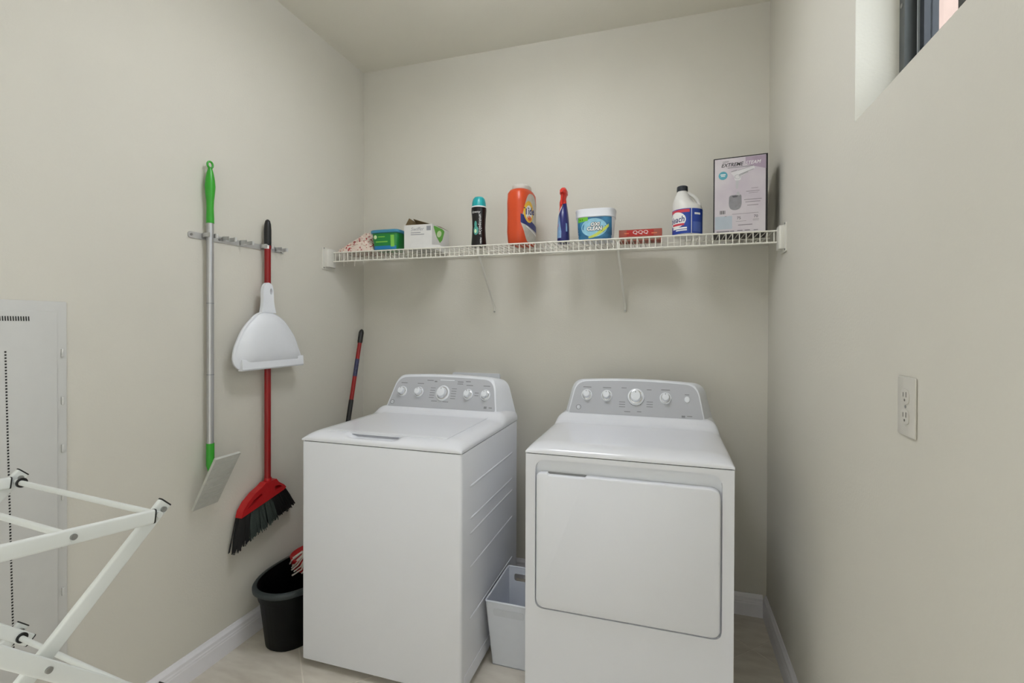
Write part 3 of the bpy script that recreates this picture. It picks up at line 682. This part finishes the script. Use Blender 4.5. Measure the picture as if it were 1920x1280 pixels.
mb = MB().rbox(gx0, gx1, gy0, gy1, ZI, ZI+gz, .0015, 1, bev=.0008); mb.v = [GB(*v) for v in mb.v]
build('carton_body', mb, BOXK, t, False)
S = lambda u, v, e: GB(cxb+u, gy0-e, ZI+v)
decal('front_print', grid_rect(-.0985, .0955, .004, .3175, 8, 10), S, .0005, BOXF, t)
decal('lilac_corner', grid_band([.02+.0765*i/10 for i in range(11)], [.286-.026*(i/10) for i in range(11)], [.3155]*11, 2), S, .0007, mat('lilac_print', '#A796A8', .45, noise=.1, nscale=30), t)
decal('pale_blue_corner', grid_rect(-.0965, -.03, .02, .075, 2, 2), S, .0007, SBLUE, t)
decal('lettering', [text_shape('EXTREME', -.032, .289, .0215, .3, 0, .92, .0003), text_shape('conair', -.055, .305, .010, .1)], S, .0009, BLKP, t)
decal('white_lettering', [text_shape('STEAM', .047, .2905, .0205, .3, 0, .92, 0)], S, .0010, WHITEP, t)
decal('underline', grid_rect(-.048, .048, .2755, .2785, 2, 1), S, .0009, GREYD, t)
decal('badge', grid_disc(-.066, .247, .0175, .0175, 28, 2), S, .0009, TEALC, t)
decal('badge_mark', [grid_rect(-.076, -.056, .249, .253, 1, 1), grid_rect(-.074, -.058, .243, .246, 1, 1)], S, .0012, WHITEP, t)
def quad(*p): return (list(p), [tuple(range(len(p)))])
def poly(pts, rad=.004): return (lambda q: (q, [tuple(range(len(q)))]))(rounded(pts, rad, 4))
decal('steamer_head', [poly([(-.036, .256), (.052, .276), (.056, .266), (.004, .238), (.002, .222), (-.020, .222), (-.024, .240)])], S, .0009, mat('steamer_white', '#D6D4D6', .45), t)
decal('steamer_edge', [quad((-.034, .259), (-.012, .264), (-.012, .2665), (-.034, .2615)), quad((-.008, .262), (.036, .2725), (.036, .2735), (-.008, .2635)), quad((-.004, .246), (.050, .264), (.051, .2625), (-.003, .2435)), quad((-.006, .240), (.030, .254), (.031, .2525), (-.005, .238))], S, .0012, GREYD, t)
decal('steamer_grip', grid_disc(-.010, .237, .012, .010, 20, 1, .78), S, .0012, GREYL, t)
decal('steamer_stem', [poly([(-.017, .222), (-.005, .222), (-.007, .192), (-.012, .184), (-.017, .192)], .002)], S, .0010, GREYL, t)
decal('steamer_neck', [poly([(-.013, .174), (-.004, .174), (.0, .158), (-.014, .158)], .002)], S, .0012, GREYL, t)
decal('steamer_tank', [poly([(-.042, .160), (.005, .163), (.0065, .120), (.0, .102), (-.018, .097), (-.037, .102), (-.0435, .120)], .010)], S, .0010, GREYD, t)
decal('tank_opening', [poly([(-.032, .158), (-.006, .159), (-.012, .152), (-.026, .151)], .002)], S, .0013, mat('dark_tank_print', '#5C5A60', .5), t)  # dark tank opening in the printed picture
bars = [(.048, .172, .05, .003), (.055, .184, .026, .0025), (.05, .165, .035, .002), (.048, .138, .066, .0035), (.048, .128, .056, .0035), (.048, .114, .042, .0035), (.02, .081, .10, .0025), (-.055, .074, .008, .003), (.004, .050, .04, .002), (.06, .050, .022, .002), (.06, .055, .022, .002), (.02, .034, .054, .005), (-.065, .010, .05, .008), (-.03, .010, .016, .006), (.0, .011, .02, .006), (.028, .011, .02, .006), (.06, .010, .016, .005)]
decal('small_printing', [grid_rect(u-a/2, u+a/2, v-b*.32, v+b*.32, 1, 1) for u, v, a, b in bars], S, .0009, BLKP if False else mat('dim_print', '#827D82', .5), t)
decal('barcode', [grid_rect(-.0785+i*.0028, -.0785+i*.0028+(.0018 if i % 3 else .0010), .084, .099, 1, 1) for i in range(8)], S, .0009, BLKP, t)
decal('numbers', [text_shape('75', -.004, .063, .016), text_shape('70', .060, .066, .016)], S, .0009, BLKP, t)

# ================================================================== LEFT WALL: holder, sweeper, broom, dustpan
hd = thing('tool_holder', (.0, -.88, 1.69), 'metal wall strip of spring clips holding the sweeper and broom', 'tool holder')
st = rounded([(-1.125, 1.677), (-.640, 1.682), (-.640, 1.706), (-1.125, 1.701)], .011, 5)
build('strip', MB().prism(st, [], lambda a, b, t: (t, a, b), .0005, .0035), STEEL, hd, False)
for y in (-1.112, -.99, -.66):
    build('screw', MB().cyl((.0035, y, 1.690), (.0055, y, 1.690), .005, n=12), SCREW, hd)
def clip_at(y, z):
    for s in (-1, 1):
        pts = [(.0045, y+s*.006, z), (.010, y+s*.016, z), (.022, y+s*.0175, z), (.033, y+s*.0155, z), (.040, y+s*.0130, z), (.047, y+s*.018, z)]
        vs = []; fs = []
        for i, p in enumerate(pts):
            vs += [(p[0], p[1], p[2]-.008), (p[0], p[1], p[2]+.008), (p[0], p[1]+s*.0012, p[2]+.008), (p[0], p[1]+s*.0012, p[2]-.008)]
        MBs.append(('clip_arm', MB().loft([vs[i*4:i*4+4] for i in range(len(pts))])))
    MBs.append(('clip_base', MB().box(.0035, .0055, y-.010, y+.010, z-.009, z+.009)))
for y in (-1.052, -.965, -.878, -.768, -.682):
    MBs = []; clip_at(y, 1.695)
    cb = build(*[MBs[2][0], MBs[2][1]], STEEL, hd, False)
    for nm, mb in MBs[:2]: build(nm, mb, STEEL, cb, angle=60)
# --- sweeper with green grip
X0 = .026; Y0 = -1.051
t = thing('floor_sweeper', (X0, Y0, .66), 'silver-poled floor sweeper with a green grip hanging on the left wall', 'sweeper')
build('pole', MB().tube([(X0, Y0, 1.75), (X0, Y0, .87)], .0125, 18), ALU, t)
for z in (1.431, 1.153): build('pole_joint', MB().cyl((X0, Y0, z-.0015), (X0, Y0, z+.0015), .0131, n=18), GREYPR, t)
build('grip', MB().tube([(X0, Y0, z) for z in (1.742, 1.76, 1.80, 1.83, 1.86, 1.885, 1.91, 1.935, 1.955)], [.014, .014, .0125, .0135, .0165, .0185, .0165, .0125, .0075], 20), GREEN, t)
build('hanging_ring', MB().tube([(X0, Y0+.0115*math.sin(a), 1.969+.0125*math.cos(a)) for a in [2*PI*i/24 for i in range(25)]], .004, 8), GREEN, t)
build('lower_sleeve', MB().tube([(X0, Y0, .885), (X0, Y0, .80), (X0+.012, Y0, .765)], [.0145, .0145, .012], 18), GREEN, t)
build('swivel_joint', MB().tube([(X0+.006, Y0, .78), (X0+.034, Y0, .757)], .011, 14), GREYPR, t)
pA, pB = Vector((.135, 0, .85)), Vector((.020, 0, .645))   # upper edge leans out from the wall
nrm = (pB-pA).cross(Vector((0, 1, 0))).normalized()
if nrm.x < 0: nrm = -nrm
def PP(a, b, e): q = pA+(pB-pA)*b+nrm*e; return (q.x, -1.069+a, q.z)
hp = build('mop_plate', MB().prism(rounded([(-.056, 0), (.056, 0), (.054, 1), (-.054, 1)], [.004]*4, 3), [], PP, -.006, .004), MOPGREY, t, False)
for i in range(9):
    build('rib', MB().add([PP(a, .1+i*.1+b, e) for e in (.0035, .0052) for a, b in ((-.046, -.012), (.046, -.012), (.046, .012), (-.046, .012))], [(0, 3, 2, 1), (4, 5, 6, 7), (0, 1, 5, 4), (1, 2, 6, 5), (2, 3, 7, 6), (3, 0, 4, 7)]), MOPGREY, hp, False)
# --- broom
X0 = .030; Y0 = -.767
t = thing('broom', (X0, Y0, .41), 'angled broom with a red pole and black bristles hanging on the left wall', 'broom')
build('pole', MB().tube([(X0, Y0, 1.715), (X0, Y0, .62)], .0135, 18), REDPOLE, t)
build('grip', MB().tube([(X0, Y0, z) for z in (1.70, 1.712, 1.77, 1.795, 1.81, 1.815)], [.0142, .0155, .0155, .0135, .0095, .004], 18), DARK, t)
build('pole_sticker', MB().tube([(X0-.0002, Y0-.0015, 1.705), (X0-.0002, Y0-.0015, 1.685)], .0134, 18), WHITEP, t)
capo = [(-.926, .546), (-.918, .572), (-.892, .602), (-.852, .628), (-.815, .643), (-.795, .655), (-.735, .655), (-.722, .638), (-.690, .616), (-.676, .601), (-.69, .592)]
h1 = [(-.90, .572), (-.862, .600), (-.82, .617), (-.815, .608), (-.855, .587)]
h2 = [(-.745, .625), (-.715, .622), (-.70, .612), (-.745, .603)]
build('cap', MB().prism(capo, [h1, h2], lambda a, b, t_: (t_, a, b), .016, .05), REDP, t, False)
build('socket', MB().tube([(X0+.002, Y0, .668), (X0+.002, Y0, .64), (X0+.002, Y0-.006, .60)], [.0155, .0175, .019], 16), REDP, t)
for nm, sel, m in (('black_bristles', lambda q: q < .24 or q > .64, BRIS_K), ('grey_bristles', lambda q: .22 < q < .68, BRIS_G)):
    mb = MB()
    for r_ in range(5):
        for i in range(84):
            q = (i+random.random()*.7)/84
            if not sel(q): continue
            x = X0-.012+.006*r_+random.uniform(-.002, .002)
            a = Vector((x, -.922+.243*q, .552+.052*q)); b = Vector((x+random.uniform(-.006, .010), -.958+.352*q, .408+.088*q+random.uniform(-.005, .006)+(.006 if q > .1 else 0)))
            mid = (a+b)/2+Vector((0, random.uniform(-.004, .004), 0)); mb.tube([a, mid, b], [.0024, .0028, .0022], 4)
    o = build(nm, mb, m, t); o['kind'] = 'stuff'
core = [(-.918, .556), (-.682, .602), (-.628, .512), (-.748, .476), (-.86, .448), (-.945, .425)]
build('bristle_core', MB().prism(core, [], lambda a, b, t_: (t_, a, b), .020, .034), BRIS_K, t, False)
# --- dustpan
t = thing('dustpan', (.06, -.78, 1.16), 'white plastic dustpan hanging over the broom pole', 'dustpan')
outl_ = rounded([(-.598, 1.160), (-.598, 1.205), (-.640, 1.296), (-.706, 1.370), (-.775, 1.404), (-.835, 1.404), (-.868, 1.392), (-.932, 1.334), (-.978, 1.248), (-.982, 1.19), (-.948, 1.160)], [.004, .01, .03, .03, .03, .02, .03, .03, .03, .03, .02], 5)
cy_, cz_ = -.785, 1.25
def pring(s, x): return [(x, cy_+(a-cy_)*s, cz_+(1-s)*.07+(b-cz_)*s) for a, b in outl_]
build('pan', MB().loft([pring(.97, .052), pring(1, .056), pring(1, .064), pring(.975, .067), pring(.95, .066), pring(.9, .070), pring(.8, .080), pring(.62, .089), pring(.4, .093), pring(.2, .094)]), PLASTIC, t, angle=60)
build('lip', MB().loft([[(x, y, z) for x, z in ((.058, 1.158), (.078, 1.158), (.082, 1.164), (.079, 1.204), (.060, 1.207))] for y in (-.950, -.600)]), PLASTIC, t, False)
ho = rounded([(-.837, 1.40), (-.757, 1.40), (-.769, 1.44), (-.772, 1.500), (-.779, 1.524), (-.80, 1.534), (-.820, 1.524), (-.829, 1.500), (-.829, 1.44)], [.002, .002, .02, .02, .01, .01, .01, .02, .02], 4)
build('handle', MB().prism(ho, [ellipse(-.786, 1.494, .0065, .014, 16)], lambda a, b, t_: (t_, a, b), .052, .068), PLASTIC, t, False)
# ================================================================== WALL ENCLOSURE (flush cabinet on the left wall)
t = thing('wall_enclosure', (0, -1.72, .33), 'white flush wall cabinet door with perforated vents on the left wall', 'cabinet')
EN = mat('white_painted_steel', '#CBCBC8', .5, noise=.01)
build('flange', MB().rbox(.0, .006, -1.93, -1.518, .33, 1.414, .004, 2, bev=.002, axis='x'), EN, t)
dr = build('door', MB().rbox(.005, .012, -1.915, -1.545, .35, 1.384, .004, 2, bev=.002, axis='x'), EN, t)
mb = MB()
for i in range(26): y = -1.612-i*.0057; mb.add([(.0125, y, 1.3555), (.0125, y-.0028, 1.3555), (.0125, y-.0036, 1.3685), (.0125, y-.0008, 1.3685)], [(0, 1, 2, 3)])
build('vent_slots', mb, DARK, dr, False)['kind'] = 'stuff'
mb = MB()
for i in range(100):
    z = 1.271-i*.0084; y = -1.665+.016*i/100; mb.box(.0121, .0126, y-.0021, y+.0021, z-.0022, z+.0022)
build('perforation', mb, DARK, dr, False)['kind'] = 'stuff'
for i in range(7):
    z = 1.262-i*.1425
    build('hinge_tab', MB().rbox(.006, .0105, -1.534, -1.527, z-.012, z+.012, .002, 2), EN, t)

# ================================================================== DRYING RACK
t = thing('drying_rack', (.59, -2.02, 0), 'white folding metal drying rack with crossed legs in the lower left corner', 'drying rack')
Rr = lambda s, y, z: (.363+.482*s+(y+1.822)*.083, y-.040*s, z)     # s 0 = wall side, 1 = room side
def flatbar(name, s, p0, p1, ext0=.02, ext1=.02, off=0.0, hw=.0125, th=.005):
    a, b = Vector((0, p0[0], p0[1])), Vector((0, p1[0], p1[1])); dr_ = (b-a).normalized(); a -= dr_*ext0; b += dr_*ext1
    up = Vector((0, -dr_.z, dr_.y))
    prof = rounded([(-hw, -th), (hw, -th), (hw, th), (-hw, th)], .004, 3)
    rg_ = []
    for p in (a, b):
        ring = []
        for u_, v_ in prof:
            q = p+up*u_; c = Rr(s, q.y, q.z); ring.append((c[0]+off+v_, c[1], c[2]))
        rg_.append(ring)
    o = build(name, MB().loft(rg_), RACKW, t)
    for p, sg in ((a, -1), (b, 1)):
        ring = []
        for k2 in (0, 1):
            r2 = []
            for u_, v_ in prof:
                q = p+up*u_*1.02+dr_*sg*(.0025*k2); c = Rr(s, q.y, q.z); r2.append((c[0]+off+v_*1.04, c[1], c[2]))
            ring.append(r2)
        build('end_cap', MB().loft(ring), DARK, o)
    return o
yB, yF_, zs_ = -1.822, -2.162, (1.0, .660, .330, .012)
for s in (0, 1):
    sg = 1 if s else -1
    flatbar('top_arm', s, (yB-.012, 1.001), (yF_, 1.034), 0, .02, off=.0)
    for k2 in range(3):
        flatbar('leg', s, (yB, zs_[k2]), (yF_, zs_[k2+1]), .022, .012, off=-.011)
        flatbar('leg', s, (yF_, zs_[k2]), (yB, zs_[k2+1]), .012, .022, off=.011)
        c = Rr(s, (yB+yF_)/2, (zs_[k2]+zs_[k2+1])/2); build('rivet', MB().cyl((c[0]+.015, c[1], c[2]), (c[0]+.019, c[1], c[2]), .0048, n=12), SCREW, t)
        c = Rr(s, yB, zs_[k2]); build('rivet', MB().cyl((c[0]-.006, c[1]+.01, c[2]+.006), (c[0]-.001, c[1]+.01, c[2]+.006), .0048, n=12), SCREW, t)
        if s == 0: build('rod_collar', MB().tube([(c[0]+.0165, c[1], c[2]), (c[0]+.0205, c[1], c[2])], .0105, 14), DARK, t)
    for y, z in ((-1.955, 1.013), (-2.06, 1.024)):
        c = Rr(s, y, z); build('rivet', MB().cyl((c[0]+.004, c[1], c[2]), (c[0]+.008, c[1], c[2]), .0048, n=12), SCREW, t)
rods = [(yB, z) for z in zs_[:3]]+[(yF_, z) for z in zs_[:3]]+[(-1.955, 1.013), (-2.06, 1.024)]
for y, z in rods:
    build('rod', MB().cyl(Rr(0, y, z), Rr(1, y, z), .0055, n=12), RACKW, t)
for s in (0, 1):
    for y in (yB, yF_):
        c = Rr(s, y, 0); build('foot', MB().rbox(c[0]-.018, c[0]+.018, c[1]-.012, c[1]+.012, 0, .02, .006, 3), DARK, t)

# ================================================================== BUCKET, MOP, WASTE BIN
t = thing('mop_bucket', (.185, -.70, 0), 'black oval mop bucket with a red wringer on the floor beside the washer', 'bucket')
bcx, bcy = .182, -.705
def er(rx, ry, z, dy=0): return [(x, y, z) for x, y in ellipse(bcx, bcy+dy, rx, ry, 48, 2.3)]
build('bucket_body', MB().loft([er(.108, .185, .0), er(.113, .19, .004), er(.13, .215, .2), er(.134, .222, .205), er(.142, .228, .262), er(.138, .224, .262), er(.126, .212, .2), er(.108, .184, .008)], True, True), BUCKET, t, angle=50)
build('rim', MB().loft([er(.141, .227, .236), er(.148, .235, .238), er(.154, .243, .244), er(.155, .244, .257), er(.150, .239, .264), er(.139, .226, .263)], False, False), BUCKRIM, t, angle=60)
wcx, wcy = .182, -.592
def wr2(rx, ry, z): return [(x, y, z) for x, y in ellipse(wcx, wcy, rx, ry, 32, 2.4)]
build('wringer', MB().loft([wr2(.138, .104, .225), wr2(.148, .112, .272), wr2(.143, .108, .277), wr2(.095, .075, .245), wr2(.055, .05, .17), wr2(.06, .055, .17), wr2(.09, .08, .235)], False, False), REDP, t, angle=50)
t = thing('string_mop', (.11, -.56, .1), 'mop with a red and black pole leaning into the corner behind the washer', 'mop')
pt, pm = Vector((.030, -.062, 1.322)), Vector((.066, -.232, .85))
dv = (pm-pt)/(1.322-.85)
P_ = lambda z: pt+dv*(1.322-z)
build('pole', MB().tube([P_(1.30), P_(.22)], .0115, 16), REDPOLE, t)
build('grip', MB().tube([P_(z) for z in (1.245, 1.255, 1.305, 1.318, 1.324)], [.0125, .0145, .0145, .011, .004], 16), DARK, t)
build('pole_label', MB().tube([P_(1.155), P_(1.06)], .0119, 16), mat('navy_pole_label', '#2E3154', .4, noise=.6, nscale=120), t)
build('lower_grip', MB().tube([P_(.935), P_(.60)], .0128, 16), DARK, t)
mb = MB(); e = P_(.24)
for i in range(46):
    a = 2*PI*i/46; r = random.uniform(.03, .075); pts = [e]
    pts.append((e.x+r*.6*math.cos(a), e.y+r*.6*math.sin(a), .262+random.uniform(0, .012))); pts.append((e.x+r*math.cos(a), e.y+r*math.sin(a), .25)); pts.append((e.x+r*.8*math.cos(a+.3), e.y+r*.8*math.sin(a+.3), .215))
    mb.tube(pts, .004, 5)
for i in range(9):
    a = -2.6+.16*i; q = random.uniform(.10, .135)
    mb.tube([(wcx-.03, wcy-.04, .288), (wcx+q*.8*math.cos(a), wcy+q*.8*math.sin(a), .292), (wcx+q*1.15*math.cos(a+.15), wcy+q*1.15*math.sin(a+.15), .272), (wcx+q*1.2*math.cos(a-.1), wcy+q*1.25*math.sin(a-.1), .245)], .0038, 5)
o = build('strands', mb, STRAND, t); o['kind'] = 'stuff'
# --- waste bin
t = thing('waste_bin', (1.13, -.56, 0), 'white plastic waste bin standing between the washer and the dryer', 'bin')
bx0, bx1, by0, by1, bh = 1.052, 1.237, -.725, -.432, .272
ix, iy = .016, .040
mb = MB()
def bw(x, y, z):   # taper towards the base
    s = 1-z/bh; cx, cy = (bx0+bx1)/2, (by0+by1)/2
    return (cx+(x-cx)*(1-s*2*ix/(bx1-bx0)), cy+(y-cy)*(1-s*2*iy/(by1-by0)), z)
hol = rounded([(bx0+.028, .215), (bx1-.028, .215), (bx1-.028, .245), (bx0+.028, .245)], .010, 4)
for yy, sg in ((by0, 1), (by1, -1)):
    mb.prism([(bx0, 0), (bx1, 0), (bx1, bh), (bx0, bh)], [hol] if sg < 0 else [], lambda a, b, q: bw(a, yy+sg*q, b), 0, .003)
for xx, sg in ((bx0, 1), (bx1, -1)):
    mb.prism([(by0, 0), (by1, 0), (by1, bh), (by0, bh)], [], lambda a, b, q: bw(xx+sg*q, a, b), 0, .003)
mb.prism([(bx0, by0), (bx1, by0), (bx1, by1), (bx0, by1)], [], lambda a, b, q: bw(a, b, q), 0, .004)
build('bin_body', mb, BINW, t, False)
build('handle_hole_shade', MB().prism(hol, [], lambda a, b, q: bw(a, by0-q, b), 0, .0012), mat('bin_hole_shade', '#CED2D9', .5), t, False)  # slightly darker sheet stands in for the shaded handle hole
rp_ = rounded([(bx0, by0), (bx1, by0), (bx1, by1), (bx0, by1)], .01, 4); rp_.append(rp_[0]); rp_.append(rp_[1])
build('rim', MB().tube([(x, y, bh) for x, y in rp_], .0042, 8, caps=False), BINW, t)

# ================================================================== WALL FITTINGS
OUTW = mat('outlet_plastic', '#C9C6BE', .4, noise=.01)
t = thing('wall_outlet', (W, -1.387, 1.135), 'off-white double power outlet on the right wall below the window', 'outlet')
build('cover_plate', MB().rbox(W-.0045, W, -1.423, -1.350, 1.135, 1.2505, .004, 3, bev=.0025, axis='x'), OUTW, t)
for zc in (1.212, 1.173):
    rc = build('receptacle', MB().prism(ellipse(-1.3865, zc, .0165, .0145, 28, 3), [], lambda a, b, q: (q, a, b), W-.0062, W-.004), OUTW, t, False)
    sl = MB().box(W-.0066, W-.0061, -1.3935, -1.3915, zc-.001, zc+.009).box(W-.0066, W-.0061, -1.3815, -1.3795, zc-.001, zc+.0075).cyl((W-.0066, -1.3865, zc-.007), (W-.0061, -1.3865, zc-.007), .0026, n=12)
    build('slots', sl, mat('outlet_slot', '#6E6C67', .7), rc, False)
build('screw', MB().cyl((W-.004, -1.3865, 1.1925), (W-.0055, -1.3865, 1.1925), .003, n=12), SCREW, t)
t = thing('laundry_valve_box', (.72, 0, .95), 'white plastic water supply box on the back wall behind the washer', 'valve box')
fr_o = rounded([(.585, .86), (.862, .86), (.862, 1.088), (.585, 1.088)], .012, 4); fr_i = rounded([(.605, .88), (.842, .88), (.842, 1.066), (.605, 1.066)], .008, 4)
build('frame', MB().prism(fr_o, [fr_i], lambda a, b, q: (a, q, b), -.014, -.0005), PLASTIC, t, False)
build('back_panel', MB().box(.605, .842, -.0035, -.0008, .88, 1.066), PLASTIC, t, False)
for x in (.66, .79):
    build('valve', MB().cyl((x, -.006, .95), (x, -.05, .95), .012, n=12), STEEL, t)
